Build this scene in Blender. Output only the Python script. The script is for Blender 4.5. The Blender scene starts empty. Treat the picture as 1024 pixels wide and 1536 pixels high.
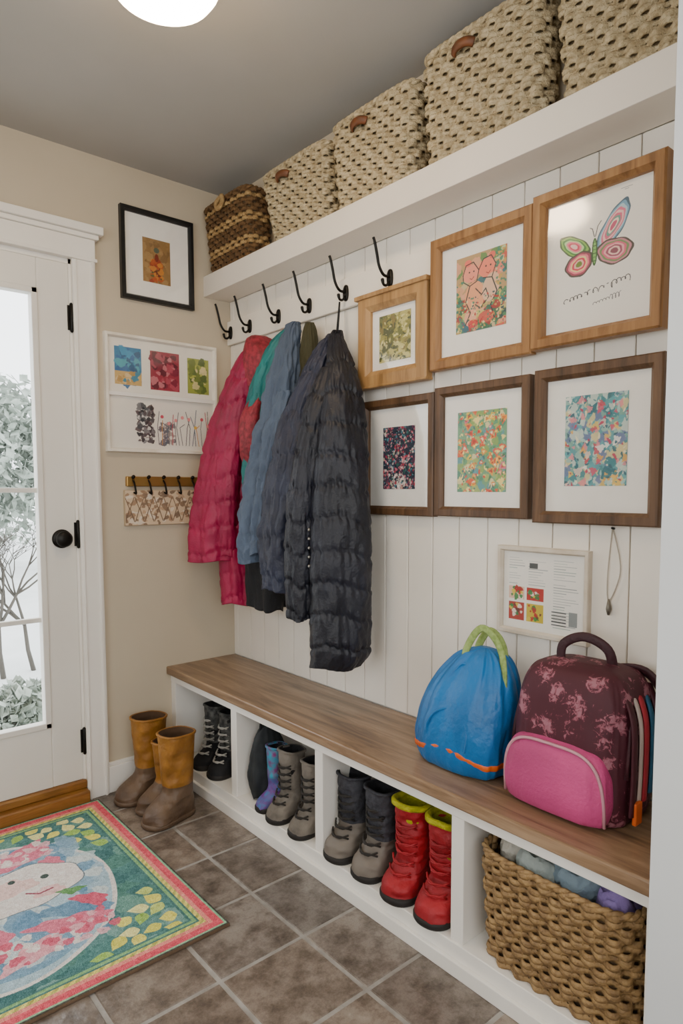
import bpy, math, random, bmesh
import numpy as np
from mathutils import Vector, noise, Matrix
random.seed(4); rng=np.random.default_rng(7)
FZ=-0.08; H=2.427; YE=-2.095

# ------------------------------------------------------------ helpers
def lin(c):
    if isinstance(c,str):
        c=[int(c[i:i+2],16)/255 for i in (0,2,4)]
    return tuple((x/12.92 if x<=.04045 else ((x+.055)/1.055)**2.4) for x in c[:3])+(1,)
def newmat(name):
    m=bpy.data.materials.new(name); m.use_nodes=True
    nt=m.node_tree; b=nt.nodes['Principled BSDF']
    return m,nt,b
def ramp(nt,stops,interp='LINEAR'):
    r=nt.nodes.new('ShaderNodeValToRGB'); r.color_ramp.interpolation=interp
    e=r.color_ramp.elements
    while len(e)<len(stops): e.new(.5)
    for k,(p,c) in zip(e,stops): k.position=p; k.color=lin(c) if (isinstance(c,str) or len(c)==3) else c
    return r
def mat(name,c,rough=.6,c2=None,scale=8,bump=.0,bscale=60,metal=0,spec=.5,stretch=(1,1,1),sheen=0,coat=0):
    m,nt,b=newmat(name); N=nt.nodes; L=nt.links
    b.inputs['Roughness'].default_value=rough; b.inputs['Metallic'].default_value=metal
    b.inputs['Specular IOR Level'].default_value=spec
    if sheen: b.inputs['Sheen Weight'].default_value=sheen
    if coat: b.inputs['Coat Weight'].default_value=coat
    tc=N.new('ShaderNodeTexCoord'); mp=N.new('ShaderNodeMapping'); mp.inputs['Scale'].default_value=stretch
    L.new(tc.outputs['Object'],mp.inputs['Vector'])
    n=N.new('ShaderNodeTexNoise'); n.inputs['Scale'].default_value=scale; n.inputs['Detail'].default_value=5
    L.new(mp.outputs[0],n.inputs['Vector'])
    if c2 is None:
        cc=lin(c); c2=tuple(x*.86 for x in cc[:3])+(1,)
    r=ramp(nt,[(.35,c),(.68,c2)]); L.new(n.outputs['Fac'],r.inputs['Fac']); L.new(r.outputs[0],b.inputs['Base Color'])
    if bump:
        n2=N.new('ShaderNodeTexNoise'); n2.inputs['Scale'].default_value=bscale; n2.inputs['Detail'].default_value=4
        L.new(mp.outputs[0],n2.inputs['Vector'])
        bp=N.new('ShaderNodeBump'); bp.inputs['Strength'].default_value=bump; bp.inputs['Distance'].default_value=.01
        L.new(n2.outputs['Fac'],bp.inputs['Height']); L.new(bp.outputs[0],b.inputs['Normal'])
    return m
def wood(name,c1,c2,c3,axis='y',rough=.45,scale=1.0):
    st={'x':(1.2,14,14),'y':(14,1.2,14),'z':(14,14,1.2)}[axis]
    m,nt,b=newmat(name); N=nt.nodes; L=nt.links; b.inputs['Roughness'].default_value=rough
    tc=N.new('ShaderNodeTexCoord'); mp=N.new('ShaderNodeMapping'); mp.inputs['Scale'].default_value=tuple(s*scale for s in st)
    L.new(tc.outputs['Object'],mp.inputs['Vector'])
    n=N.new('ShaderNodeTexNoise'); n.inputs['Scale'].default_value=2.2; n.inputs['Detail'].default_value=9; n.inputs['Roughness'].default_value=.65; n.inputs['Distortion'].default_value=.6
    L.new(mp.outputs[0],n.inputs['Vector'])
    r=ramp(nt,[(.3,c3),(.48,c2),(.7,c1)]); L.new(n.outputs['Fac'],r.inputs['Fac']); L.new(r.outputs[0],b.inputs['Base Color'])
    bp=N.new('ShaderNodeBump'); bp.inputs['Strength'].default_value=.25; bp.inputs['Distance'].default_value=.004
    L.new(n.outputs['Fac'],bp.inputs['Height']); L.new(bp.outputs[0],b.inputs['Normal'])
    return m
def link(o,parent=None):
    bpy.context.scene.collection.objects.link(o)
    if parent is not None: o.parent=parent
    return o
def empty(name):
    e=bpy.data.objects.new(name,None); e.empty_display_size=.05; return link(e)
def meshobj(name,V,Fc,mats,parent=None,smooth=True,mi=None):
    me=bpy.data.meshes.new(name); me.from_pydata([tuple(map(float,v)) for v in V],[],Fc); 
    if not isinstance(mats,(list,tuple)): mats=[mats]
    for m in mats: me.materials.append(m)
    if mi is not None: me.polygons.foreach_set('material_index',np.array(mi,dtype=np.int32))
    if smooth: me.polygons.foreach_set('use_smooth',np.ones(len(me.polygons),dtype=bool))
    me.update()
    return link(bpy.data.objects.new(name,me),parent)
def boxes(name,lst,mats,parent=None,bevel=0,mi=None):
    V=[];F=[];M=[]
    for k,(x,y,z) in enumerate(lst):
        b=len(V)
        x0,x1=sorted(x);y0,y1=sorted(y);z0,z1=sorted(z)
        V+=[(x0,y0,z0),(x1,y0,z0),(x1,y1,z0),(x0,y1,z0),(x0,y0,z1),(x1,y0,z1),(x1,y1,z1),(x0,y1,z1)]
        F+=[tuple(b+i for i in f) for f in ((0,3,2,1),(4,5,6,7),(0,1,5,4),(1,2,6,5),(2,3,7,6),(3,0,4,7))]
        M+=[mi[k] if mi else 0]*6
    o=meshobj(name,V,F,mats,parent,False,M)
    if bevel:
        bm=o.modifiers.new('bevel','BEVEL'); bm.width=bevel; bm.segments=2; bm.limit_method='ANGLE'
    return o
def box(name,x,y,z,m,parent=None,bevel=0): return boxes(name,[(x,y,z)],m,parent,bevel)
def sweep(pts,rad,seg=8,closed=False,flat=1.0,up=None):
    P=np.array(pts,float); n=len(P)
    if np.isscalar(rad): rad=[rad]*n
    if closed: T=np.roll(P,-1,0)-np.roll(P,1,0)
    else:
        T=np.gradient(P,axis=0)
    T/=np.linalg.norm(T,axis=1)[:,None]+1e-12
    V=[];F=[]
    ref=np.array(up if up is not None else (0,0,1.0))
    if up is None and abs(T[0]@ref)>.9: ref=np.array((1.0,0,0))
    nrm=ref-T[0]*(T[0]@ref); nrm/=np.linalg.norm(nrm)
    for i in range(n):
        nrm=nrm-T[i]*(T[i]@nrm); nrm/=np.linalg.norm(nrm)+1e-12
        bn=np.cross(T[i],nrm)
        for k in range(seg):
            a=2*math.pi*k/seg
            V.append(P[i]+rad[i]*(math.cos(a)*nrm*flat+math.sin(a)*bn))
    m=n if closed else n-1
    for i in range(m):
        j=(i+1)%n
        for k in range(seg):
            F.append((i*seg+k,i*seg+(k+1)%seg,j*seg+(k+1)%seg,j*seg+k))
    if not closed:
        F.append(tuple(range(seg))[::-1]); F.append(tuple((n-1)*seg+k for k in range(seg)))
    return V,F
def tube(name,pts,r,m,parent=None,seg=8,closed=False,flat=1.0,up=None):
    V,F=sweep(pts,r,seg,closed,flat,up); return meshobj(name,V,F,m,parent)
class MB:
    def __init__(s): s.V=[];s.F=[];s.M=[]
    def add(s,VF,mi=0):
        b=len(s.V); s.V+=list(VF[0]); s.F+=[tuple(b+i for i in f) for f in VF[1]]; s.M+=[mi]*len(VF[1])
    def obj(s,name,mats,parent=None,smooth=True): return meshobj(name,s.V,s.F,mats,parent,smooth,s.M)
def spline(pts,n):
    P=np.array(pts,float); k=len(P); out=[]
    for i in range(n):
        t=i/(n-1)*(k-1); a=min(int(t),k-2); u=t-a
        p0=P[max(a-1,0)];p1=P[a];p2=P[a+1];p3=P[min(a+2,k-1)]
        out.append(.5*((2*p1)+(p2-p0)*u+(2*p0-5*p1+4*p2-p3)*u*u+(3*p1-p0-3*p2+p3)*u**3))
    return np.array(out)
def loftVF(rings,cap0=True,cap1=True):
    n=len(rings[0]);V=[];F=[]
    for r in rings: V+=list(r)
    for i in range(len(rings)-1):
        for k in range(n): F.append((i*n+k,i*n+(k+1)%n,(i+1)*n+(k+1)%n,(i+1)*n+k))
    if cap0: F.append(tuple(range(n))[::-1])
    if cap1: F.append(tuple((len(rings)-1)*n+k for k in range(n)))
    return V,F
def sering(cx,cy,z,hx,hy,e=2.0,n=40,zf=None):
    R=[]
    for k in range(n):
        a=2*math.pi*k/n; c=math.cos(a);s=math.sin(a)
        x=math.copysign(abs(c)**(2/e),c)*hx; y=math.copysign(abs(s)**(2/e),s)*hy
        R.append((cx+x,cy+y,z+(zf(x,y) if zf else 0)))
    return R
def lathe(prof,c,axis,n=28):
    rings=[]
    for d,r in prof:
        ring=[]
        for k in range(n):
            a=2*math.pi*k/n
            if axis=='y': ring.append((c[0]+r*math.cos(a),c[1]+d,c[2]+r*math.sin(a)))
            else: ring.append((c[0]+r*math.cos(a),c[1]+r*math.sin(a),c[2]+d))
        rings.append(ring)
    return loftVF(rings)

# ------------------------------------------------------------ materials
M_wall=mat('wall_paint','C3B69F',.85,'BEB19A',3,.05,200)
M_ceil=mat('ceiling_paint','AFACA6',.9,'AAA7A1',3)
M_white=mat('white_trim','EDE9E1',.45,'E8E3DA',5)
M_ship=mat('shiplap_paint','EEE7DB',.5,'E8E0D3',4)
M_shelf=mat('shelf_paint','E4DCD0',.5,'E0D7CB',4)
M_benchtop=wood('bench_oak','A88C70','84694F','523E2E','y',.28,.9)
M_oak=wood('oak_frame','A87C4C','8E6439','68441F','z',.5,1)
M_oakL=wood('light_oak_frame','B8925E','A47C4C','826036','z',.5,1)
M_walnut=wood('walnut_frame','705338','583E28','3A2818','z',.5,1)
M_black=mat('black_metal','17140F',.4,metal=.6)
M_blackf=mat('black_frame','151515',.4)
M_mat=mat('mat_board','F3EFE7',.8,'F0ECE3',30)
def glassmat(name,base=.03,gain=.55,pw=4,rg=.07):
    m=bpy.data.materials.new(name); m.use_nodes=True; nt=m.node_tree; nt.nodes.clear(); N=nt.nodes; L=nt.links
    o=N.new('ShaderNodeOutputMaterial'); t=N.new('ShaderNodeBsdfTransparent'); g=N.new('ShaderNodeBsdfGlossy')
    g.inputs['Roughness'].default_value=rg; g.inputs['Color'].default_value=(1,1,1,1)
    f=N.new('ShaderNodeLayerWeight'); f.inputs['Blend'].default_value=.5
    p=N.new('ShaderNodeMath'); p.operation='POWER'; p.inputs[1].default_value=pw; L.new(f.outputs['Facing'],p.inputs[0])
    q=N.new('ShaderNodeMath'); q.operation='MULTIPLY_ADD'; q.inputs[1].default_value=gain; q.inputs[2].default_value=base; L.new(p.outputs[0],q.inputs[0])
    mx=N.new('ShaderNodeMixShader'); L.new(q.outputs[0],mx.inputs[0]); L.new(t.outputs[0],mx.inputs[1]); L.new(g.outputs[0],mx.inputs[2]); L.new(mx.outputs[0],o.inputs[0])
    return m
M_glass=glassmat('picture_glass',.075,.5,4,.1)

# floor tiles
def tilemat():
    m,nt,b=newmat('slate_tile'); N=nt.nodes;L=nt.links
    tc=N.new('ShaderNodeTexCoord')
    n=N.new('ShaderNodeTexNoise'); n.inputs['Scale'].default_value=11; n.inputs['Detail'].default_value=12; n.inputs['Roughness'].default_value=.78
    L.new(tc.outputs['Object'],n.inputs['Vector'])
    r=ramp(nt,[(.33,'463C34'),(.45,'695E54'),(.54,'81766C'),(.68,'A0978C')]); L.new(n.outputs['Fac'],r.inputs['Fac'])
    at=N.new('ShaderNodeAttribute'); at.attribute_name='tone'
    mx=N.new('ShaderNodeMixRGB'); mx.blend_type='MULTIPLY'; mx.inputs[0].default_value=1
    L.new(r.outputs[0],mx.inputs[1]); L.new(at.outputs['Color'],mx.inputs[2]); L.new(mx.outputs[0],b.inputs['Base Color'])
    r2=ramp(nt,[(.3,(.42,.42,.42,1)),(.7,(.22,.22,.22,1))]); L.new(n.outputs['Fac'],r2.inputs['Fac']); L.new(r2.outputs[0],b.inputs['Roughness'])
    n2=N.new('ShaderNodeTexNoise'); n2.inputs['Scale'].default_value=30; n2.inputs['Detail'].default_value=6; L.new(tc.outputs['Object'],n2.inputs['Vector'])
    bp=N.new('ShaderNodeBump'); bp.inputs['Strength'].default_value=.4; bp.inputs['Distance'].default_value=.008; L.new(n2.outputs['Fac'],bp.inputs['Height']); L.new(bp.outputs[0],b.inputs['Normal'])
    return m
M_tile=tilemat(); M_grout=mat('grout','A6A19A',.85,'8F8A83',20,.2,80)
XL=-2.9; YB=-3.6
floor=empty('floor')
box('grout_bed',(XL,.1),(YB,.1),(FZ-.05,FZ-.003),M_grout,floor)
T=.26; V=[];F=[];tones=[]
for i in range(-10,4):
    for j in range(-11,7):
        x0=-.531+i*T;x1=x0+T;y0=-1.215+j*T;y1=y0+T
        if x1<XL or x0>0 or y0>.02 or y1<YB: continue
        g=.0042; bv=.004; b=len(V); t=random.uniform(.74,1.12); w=random.uniform(-.04,.05)
        zt=FZ; zb=FZ-.006
        V+=[(x0+g,y0+g,zb),(x1-g,y0+g,zb),(x1-g,y1-g,zb),(x0+g,y1-g,zb)]
        gg=g+bv
        V+=[(x0+gg,y0+gg,zt),(x1-gg,y0+gg,zt),(x1-gg,y1-gg,zt),(x0+gg,y1-gg,zt)]
        F+=[tuple(b+q for q in f) for f in ((4,5,6,7),(0,1,5,4),(1,2,6,5),(2,3,7,6),(3,0,4,7))]
        tones+=[(t+w,t,t-w,1)]*8
o=meshobj('slate_tiles',V,F,M_tile,floor,False)
ca=o.data.color_attributes.new('tone','FLOAT_COLOR','POINT'); ca.data.foreach_set('color',np.array(tones,dtype=np.float32).ravel())

# ------------------------------------------------------------ room shell
box('ceiling',(XL,.15),(YB,.12),(H,H+.05),M_ceil)
DX0,DX1,DT=-1.605,-.69,2.02
boxes('wall_front',[((XL,DX0),(0,.12),(FZ,H)),((DX1,.15),(0,.12),(FZ,H)),((DX0,DX1),(0,.12),(DT,H))],M_wall)
box('wall_right',(.012,.12),(YE,0),(FZ,H),M_white)
box('wall_alcove_end',(-.40,.12),(YB,YE),(FZ,H),mat('alcove_paint','D6D8D8',.6,'D2D4D4',3))
WL=(-2.95,-1.25,.75,2.1); WR=(-2.5,-.9,.75,2.1)  # openings for the two added, out-of-view windows
boxes('wall_left',[((XL-.1,XL),(YB,WL[0]),(FZ,H)),((XL-.1,XL),(WL[1],.12),(FZ,H)),((XL-.1,XL),(WL[0],WL[1]),(FZ,WL[2])),((XL-.1,XL),(WL[0],WL[1]),(WL[3],H))],M_wall)
boxes('wall_rear',[((XL-.1,WR[0]),(YB-.1,YB),(FZ,H)),((WR[1],.12),(YB-.1,YB),(FZ,H)),((WR[0],WR[1]),(YB-.1,YB),(FZ,WR[2])),((WR[0],WR[1]),(YB-.1,YB),(WR[3],H))],M_wall)
boxes('added_window_1',[((XL-.06,XL-.02),(WL[0],WL[0]+.04),(WL[2],WL[3])),((XL-.06,XL-.02),(WL[1]-.04,WL[1]),(WL[2],WL[3])),((XL-.06,XL-.02),(-2.12,-2.08),(WL[2],WL[3])),((XL-.06,XL-.02),(WL[0],WL[1]),(WL[2],WL[2]+.04)),((XL-.06,XL-.02),(WL[0],WL[1]),(WL[3]-.04,WL[3]))],M_white)  # added window in the unseen left wall, there to carry fill light
boxes('added_window_2',[((WR[0],WR[0]+.04),(YB-.06,YB-.02),(WR[2],WR[3])),((WR[1]-.04,WR[1]),(YB-.06,YB-.02),(WR[2],WR[3])),((-1.72,-1.68),(YB-.06,YB-.02),(WR[2],WR[3])),((WR[0],WR[1]),(YB-.06,YB-.02),(WR[2],WR[2]+.04)),((WR[0],WR[1]),(YB-.06,YB-.02),(WR[3]-.04,WR[3]))],M_white)  # rear window is likewise added, behind camera, to house a fill light
def area(name,loc,rot,sx,sy,pw,col):
    l=bpy.data.lights.new(name,'AREA'); l.shape='RECTANGLE'; l.size=sx; l.size_y=sy; l.energy=pw; l.color=col
    o=bpy.data.objects.new(name,l); o.location=loc; o.rotation_euler=rot; link(o); return o
area('added_fill_light',(XL-.12,(WL[0]+WL[1])/2,(WL[2]+WL[3])/2),(0,-math.pi/2,0),1.3,1.65,7,(1,.97,.93))  # added area light, brightens the room from the left
area('added_fill_light',((WR[0]+WR[1])/2,YB-.12,(WR[2]+WR[3])/2),(math.pi/2,0,0),1.55,1.3,13,(1,.97,.93))  # added area light, fills the room from behind the camera
# shiplap boards
ship=empty('shiplap_panelling'); L_=[]
ys=[0.0]; y=-.035
while y>YE: ys.append(y); y-=.1065
ys.append(YE)
for a,b in zip(ys[:-1],ys[1:]):
    L_.append(((0,.012),(a-.0015,b+.0015),(.396,1.79)))
    L_.append(((0,.012),(a-.0015,b+.0015),(1.895,1.98)))
boxes('vertical_boards',L_,M_ship,ship,.0025)
box('upper_wall',(0,.012),(0,YE),(2.066,H),M_wall,ship)
rail=empty('coat_hook_rail')
box('rail_board',(-.016,.0),(0,YE),(1.79,1.893),M_ship,rail,.003)
for hy in (-.02,-.19,-.40,-.60,-.81,-1.03):
    mb=MB(); z=1.84; yv=hy if hy<-.1 else -.035
    pl=sering(0,0,0,.013,.028,2.6,20)
    mb.add(loftVF([[(x_,yv+p[0]*s,z+p[1]*s) for p in pl] for x_,s in ((-.0165,1.0),(-.021,1.0),(-.024,.8))]))
    mb.add(sweep(spline([(-.022,yv,z+.004),(-.048,yv,z+.004),(-.068,yv,z+.028),(-.078,yv,z+.065),(-.088,yv,z+.10),(-.094,yv,z+.112)],18),[.0048]*14+[.0044,.0044,.005,.0035],8))
    mb.add(sweep(spline([(-.022,yv,z-.012),(-.034,yv,z-.026),(-.048,yv,z-.026),(-.054,yv,z-.008)],12),[.0045]*9+[.0055,.006,.004],8))
    mb.obj('hook',M_black,rail)
shelf=empty('wall_shelf')
boxes('shelf_board',[((-.13,0),(0,YE),(1.98,2.066))],M_shelf,shelf,.002)
# ------------------------------------------------------------ door
door=empty('door_1')
M_door=mat('door_paint','E4E0D7',.4,'E0DBD1',4)
dx0,dx1=-1.60,-.70; g0,g1=-1.485,-.815
LL=[((dx0,g0),(0,.04),(0.004,2.0)),((g1,dx1),(0,.04),(0.004,2.0)),((g0,g1),(0,.04),(0.004,.24)),((g0,g1),(0,.04),(1.89,2.0))]
for zz in (.66,1.15): LL.append(((g0,g1),(.008,.03),(zz-.009,zz+.009)))
s=.022
LL+=[((g0,g0+s),(-.008,.036),(.24,1.89)),((g1-s,g1),(-.008,.036),(.24,1.89)),((g0,g1),(-.008,.036),(.24,.24+s)),((g0,g1),(-.008,.036),(1.89-s,1.89))]
boxes('door_slab',LL,M_door,door,.003)
meshobj('door_glass',[(g0,.019,.24),(g1,.019,.24),(g1,.019,1.89),(g0,.019,1.89)],[(0,1,2,3)],glassmat('door_glass_mat',.02,.3,5),door,False)
mb=MB()
mb.add(lathe([(0,.036),(-.006,.036),(-.009,.030),(-.010,.016),(-.018,.015),(-.022,.024),(-.03,.030),(-.038,.030),(-.044,.022),(-.046,.006)],(-.755,0,.965),'y'))
mb.obj('door_knob',M_black,door)
for zz in (1.80,.98,.16):
    hb=MB(); hb.add(lathe([(-.055,.003),(-.05,.0065),(.05,.0065),(.055,.003)],(-.695,-.008,zz),'z',12))
    hb.obj('hinge_barrel',M_black,door)
    box('hinge_leaf',(-.708,-.682),(-.005,0),(zz-.046,zz+.046),M_black,door)
trim=empty('trim_1')
boxes('casing',[((-.69,-.604),(-.02,0),(FZ,DT)),((-1.70,-1.605),(-.02,0),(FZ,DT)),((-1.70,-.604),(-.024,0),(DT,2.10)),((-1.715,-.592),(-.034,0),(2.10,2.118)),((-1.73,-.578),(-.048,0),(2.118,2.148)),((-1.71,-.598),(-.03,0),(DT-.003,DT+.01))],M_white,trim,.003)
boxes('casing_bead',[((-.622,-.612),(-.026,-.019),(FZ,DT)),((-.682,-.676),(-.025,-.019),(FZ,DT))],M_white,trim,.002)
boxes('jamb',[((-.70,-.69),(0,.12),(FZ,DT)),((-1.605,-1.60),(0,.12),(FZ,DT)),((-1.605,-.69),(0,.12),(2.0,DT))],M_white,trim)
boxes('threshold_board',[((-1.60,-.69),(-.046,.11),(FZ,-.03)),((-1.60,-.69),(-.015,.05),(-.03,.003))],wood('threshold_oak','A97A3C','8A5C28','60401C','x',.35,1),trim,.006)
boxes('baseboard_front',[((-.604,-.33),(-.016,0),(FZ,.03)),((-.604,-.33),(-.011,0),(.03,.045))],M_white,None,.003)
boxes('baseboard_left',[((XL,XL+.016),(YB,0),(FZ,.04))],M_white,None,.003)
# outside
grd=box('outside_ground',(-12,14),(.13,30),(-.35,-.3),mat('snowy_lawn','D4D7D6',.9,'C2C6C3',1.2))
M_bark=mat('bark','5A554E',.9)
M_leaf=mat('leaves','8A958A',.9,'B4BBB2',4)
def bush(name,c,r,n,seed,m=M_leaf,sz=.045,pw=.6):
    g=np.random.default_rng(seed); V=[];F=[]
    for i in range(n):
        d=g.normal(size=3); d/=np.linalg.norm(d); q=g.uniform(.2,1)**pw
        lump=1+.25*math.sin(d[0]*7+seed)*math.sin(d[2]*9+d[1]*5)
        p=np.array(c)+d*np.array(r)*q*lump
        a=g.normal(size=3)*sz; b_=g.normal(size=3)*sz; k=len(V)
        V+=[p-a,p-b_,p+a,p+b_]; F.append((k,k+1,k+2,k+3))
    return meshobj(name,V,F,m,None,False)
bush('evergreen_tree',(1.6,10.5,1.75),(1.4,1.0,1.5),4200,3,M_leaf,.05)
bush('garden_shrub',(-.52,1.55,-.15),(.32,.22,.15),2500,5,M_leaf,.018)
tree=MB()
def branch(p,d,l,r,depth):
    q=p+d*l; tree.add(sweep([p,(p+q)/2+np.array([random.uniform(-.05,.05) for _ in range(3)])*l,q],[r,r*.85,r*.7],5))
    if depth==0: return
    for k in range(3):
        nd=d+np.array([random.uniform(-.8,.8),random.uniform(-.5,.5),random.uniform(-.45,.35)]); nd/=np.linalg.norm(nd)
        branch(q,nd,l*random.uniform(.6,.8),r*.64,depth-1)
branch(np.array([-.30,2.9,-.32]),np.array([-.05,0,1.0]),.42,.022,6)
branch(np.array([-.05,3.0,-.32]),np.array([-.15,0,1.0]),.40,.020,6)
tree.obj('bare_tree',M_bark)

# ------------------------------------------------------------ bench
bench=empty('storage_bench')
dv=[(0,-.04),(-.49,-.53),(-1.0,-1.04),(-1.56,-1.60),(-2.055,YE)]
LL=[((-.318,0),d,(0,.362)) for d in dv]
LL+=[((-.32,-.30),(0,YE),(.328,.362)),((-.012,0),(0,YE),(0,.36)),((-.325,0),(0,YE),(FZ,0)),((-.338,-.325),(0,YE),(FZ,-.04))]
boxes('bench_frame',LL,M_white,bench,.0025)
box('bench_seat',(-.34,0),(0,YE),(.362,.396),M_benchtop,bench,.005)

# ------------------------------------------------------------ painting -> colour attribute grids
def bgc(c):
    if isinstance(c,str): return [int(c[i:i+2],16)/255 for i in (0,2,4)]
    return c
class Cv:
    def __init__(s,w,h,bg): s.w=w;s.h=h; s.a=np.zeros((h,w,3)); s.a[:]=bgc(bg); s.Y,s.X=np.mgrid[0:h,0:w]; s.Y=(s.Y+.5)/h; s.X=(s.X+.5)/w; s.asp=h/w
    def put(s,m,c,al=1): 
        s.a[m]=s.a[m]*(1-al)+np.array(bgc(c))*al
    def ell(s,cx,cy,rx,ry,c,rot=0,al=1,wob=0,ph=0):
        dx=s.X-cx; dy=(s.Y-cy)*s.asp; ca,sa=math.cos(rot),math.sin(rot)
        u=(dx*ca+dy*sa)/rx; v=(-dx*sa+dy*ca)/(ry)
        r=np.sqrt(u*u+v*v)
        if wob: r=r*(1+wob*np.sin(3*np.arctan2(v,u)+ph)+wob*.6*np.sin(7*np.arctan2(v,u)+ph*2))
        s.put(r<1,c,al)
    def rect(s,x0,y0,x1,y1,c,al=1): s.put((s.X>x0)&(s.X<x1)&(s.Y>y0)&(s.Y<y1),c,al)
    def line(s,pts,t,c):
        for (ax,ay),(bx,by) in zip(pts[:-1],pts[1:]):
            vx,vy=bx-ax,(by-ay)*s.asp; L2=vx*vx+vy*vy+1e-9
            u=np.clip(((s.X-ax)*vx+(s.Y-ay)*s.asp*vy)/L2,0,1)
            d=np.hypot(s.X-ax-u*vx,(s.Y-ay)*s.asp-u*vy); s.put(d<t,c)
    def dabs(s,n,pal,r0,r1,reg=(0,0,1,1),seed=0,el=1.6,al=.9,wob=.12):
        g=random.Random(seed)
        for i in range(n):
            r=g.uniform(r0,r1)
            s.ell(g.uniform(reg[0],reg[2]),g.uniform(reg[1],reg[3])*1,r*g.uniform(.7,el),r,g.choice(pal),g.uniform(0,3.14),al,wob,g.uniform(0,6))
def attrmat(name,rough=.7,bump=0):
    m,nt,b=newmat(name); at=nt.nodes.new('ShaderNodeAttribute'); at.attribute_name='paint'
    nt.links.new(at.outputs['Color'],b.inputs['Base Color']); b.inputs['Roughness'].default_value=rough
    if bump:
        n=nt.nodes.new('ShaderNodeTexNoise'); n.inputs['Scale'].default_value=350; bp=nt.nodes.new('ShaderNodeBump'); bp.inputs['Strength'].default_value=bump; bp.inputs['Distance'].default_value=.01
        tc=nt.nodes.new('ShaderNodeTexCoord'); nt.links.new(tc.outputs['Object'],n.inputs['Vector']); nt.links.new(n.outputs['Fac'],bp.inputs['Height']); nt.links.new(bp.outputs[0],b.inputs['Normal'])
    return m
M_art=attrmat('painted_paper',.6)
def canvas_obj(name,cv,O,U,Vv,parent,m=M_art):
    h,w=cv.h,cv.w; O=np.array(O,float);U=np.array(U,float);Vv=np.array(Vv,float)
    iy,ixx=np.mgrid[0:h,0:w]
    P=O+U*(ixx[...,None]/(w-1))+Vv*(iy[...,None]/(h-1))
    idx=np.arange(h*w).reshape(h,w)
    q=np.stack([idx[1:,:-1],idx[1:,1:],idx[:-1,1:],idx[:-1,:-1]],-1).reshape(-1,4)
    me=bpy.data.meshes.new(name); me.vertices.add(h*w); me.vertices.foreach_set('co',P.reshape(-1).astype(np.float32))
    me.loops.add(q.size); me.loops.foreach_set('vertex_index',q.ravel().astype(np.int32))
    me.polygons.add(len(q)); me.polygons.foreach_set('loop_start',np.arange(0,q.size,4,dtype=np.int32)); me.polygons.foreach_set('loop_total',np.full(len(q),4,dtype=np.int32))
    me.update(calc_edges=True); me.validate()
    a=cv.a; l=np.where(a<=.04045,a/12.92,((a+.055)/1.055)**2.4)
    c=me.color_attributes.new('paint','FLOAT_COLOR','POINT')
    c.data.foreach_set('color',np.concatenate([l,np.ones((h,w,1))],-1).reshape(-1).astype(np.float32))
    me.materials.append(m)
    return link(bpy.data.objects.new(name,me),parent)
def frame(name,plane,a,b,z0,z1,fw,dep,fm,cv,ar=None,glass=True,matm=M_mat,off=0.0,tilt=0.0):
    e=empty(name)
    sgn=1 if b>a else -1
    def bx(a0,a1,d0,d1,zz0,zz1):
        return ((-d1,-d0),(a0,a1),(zz0,zz1)) if plane=='x' else ((a0,a1),(-d1,-d0),(zz0,zz1))
    def pt(u,d,z): return (-d,u,z) if plane=='x' else (u,-d,z)
    prof=[(0,0),(0,dep*.85),(fw*.12,dep),(fw*.7,dep),(fw*.85,dep*.8),(fw,dep*.62),(fw,0)]
    V=[];F=[]
    for (cu,cz,su,sz) in ((a,z0,sgn,1),(b,z0,-sgn,1),(b,z1,-sgn,-1),(a,z1,sgn,-1)):
        for (w,d) in prof: V.append(pt(cu+su*w,off+d+.0005,cz+sz*w))
    n=len(prof)
    for i in range(4):
        j=(i+1)%4
        for k in range(n): F.append((i*n+k,i*n+(k+1)%n,j*n+(k+1)%n,j*n+k))
    meshobj('frame_molding',V,F,fm,e,False)
    ia,ib=a+sgn*fw*.9,b-sgn*fw*.9; iz0,iz1=z0+fw*.9,z1-fw*.9
    boxes('mat_board',[bx(ia,ib,off+.001,off+dep*.3,iz0,iz1)],matm,e)
    if cv is not None:
        l,t,r,bo=ar
        W=(ib-ia);Hh=iz1-iz0
        O=pt(ia+W*l,off+dep*.3+.0012,iz1-Hh*t)
        U=np.array(pt(W*(r-l),0,0)); D=np.array((0,0,-Hh*(bo-t)))
        canvas_obj('artwork',cv,O,U,D,e)
    if glass:
        d=off+dep*.40; d2=d+tilt
        meshobj('glass',[pt(ia,d2,iz0),pt(ib,d2,iz0),pt(ib,d,iz1),pt(ia,d,iz1)],[(0,1,2,3)],M_glass,e,False)
    return e
c=Cv(200,260,'B89868')
c.dabs(60,['E0A080','E8806A','C9B78A','D85848','5E8A4E','2F6F7A','1F4E40','E2A88A'],.05,.12,seed=3)
c.dabs(70,['2E6A50','4F8A60','C9C26A','1F5F70','A23030'],.03,.08,(0,.6,1,1),4)
c.ell(.30,.24,.17,.15,'EE957C');c.ell(.62,.22,.17,.16,'F0856A');c.ell(.24,.10,.07,.06,'EC7060');c.ell(.72,.08,.06,.06,'E06858');c.ell(.38,.55,.20,.26,'E8A074');c.ell(.70,.48,.16,.24,'E0B898',.3)
c.ell(.30,.8,.12,.16,'E8A888',.3);c.ell(.62,.84,.16,.1,'C8584A')
K='1F2F38'
c.line([(.14,.24),(.2,.12),(.35,.1),(.46,.22),(.42,.36),(.28,.4),(.15,.33),(.14,.24)],.009,K);c.line([(.46,.22),(.55,.1),(.7,.08),(.79,.2),(.72,.36),(.55,.34)],.009,K);c.line([(.28,.4),(.2,.6),(.3,.75),(.2,.9)],.011,K);c.line([(.72,.36),(.82,.55),(.7,.7),(.78,.9)],.011,K);c.line([(.4,.45),(.52,.55),(.6,.48),(.66,.6),(.5,.72),(.4,.66)],.010,K)
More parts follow.
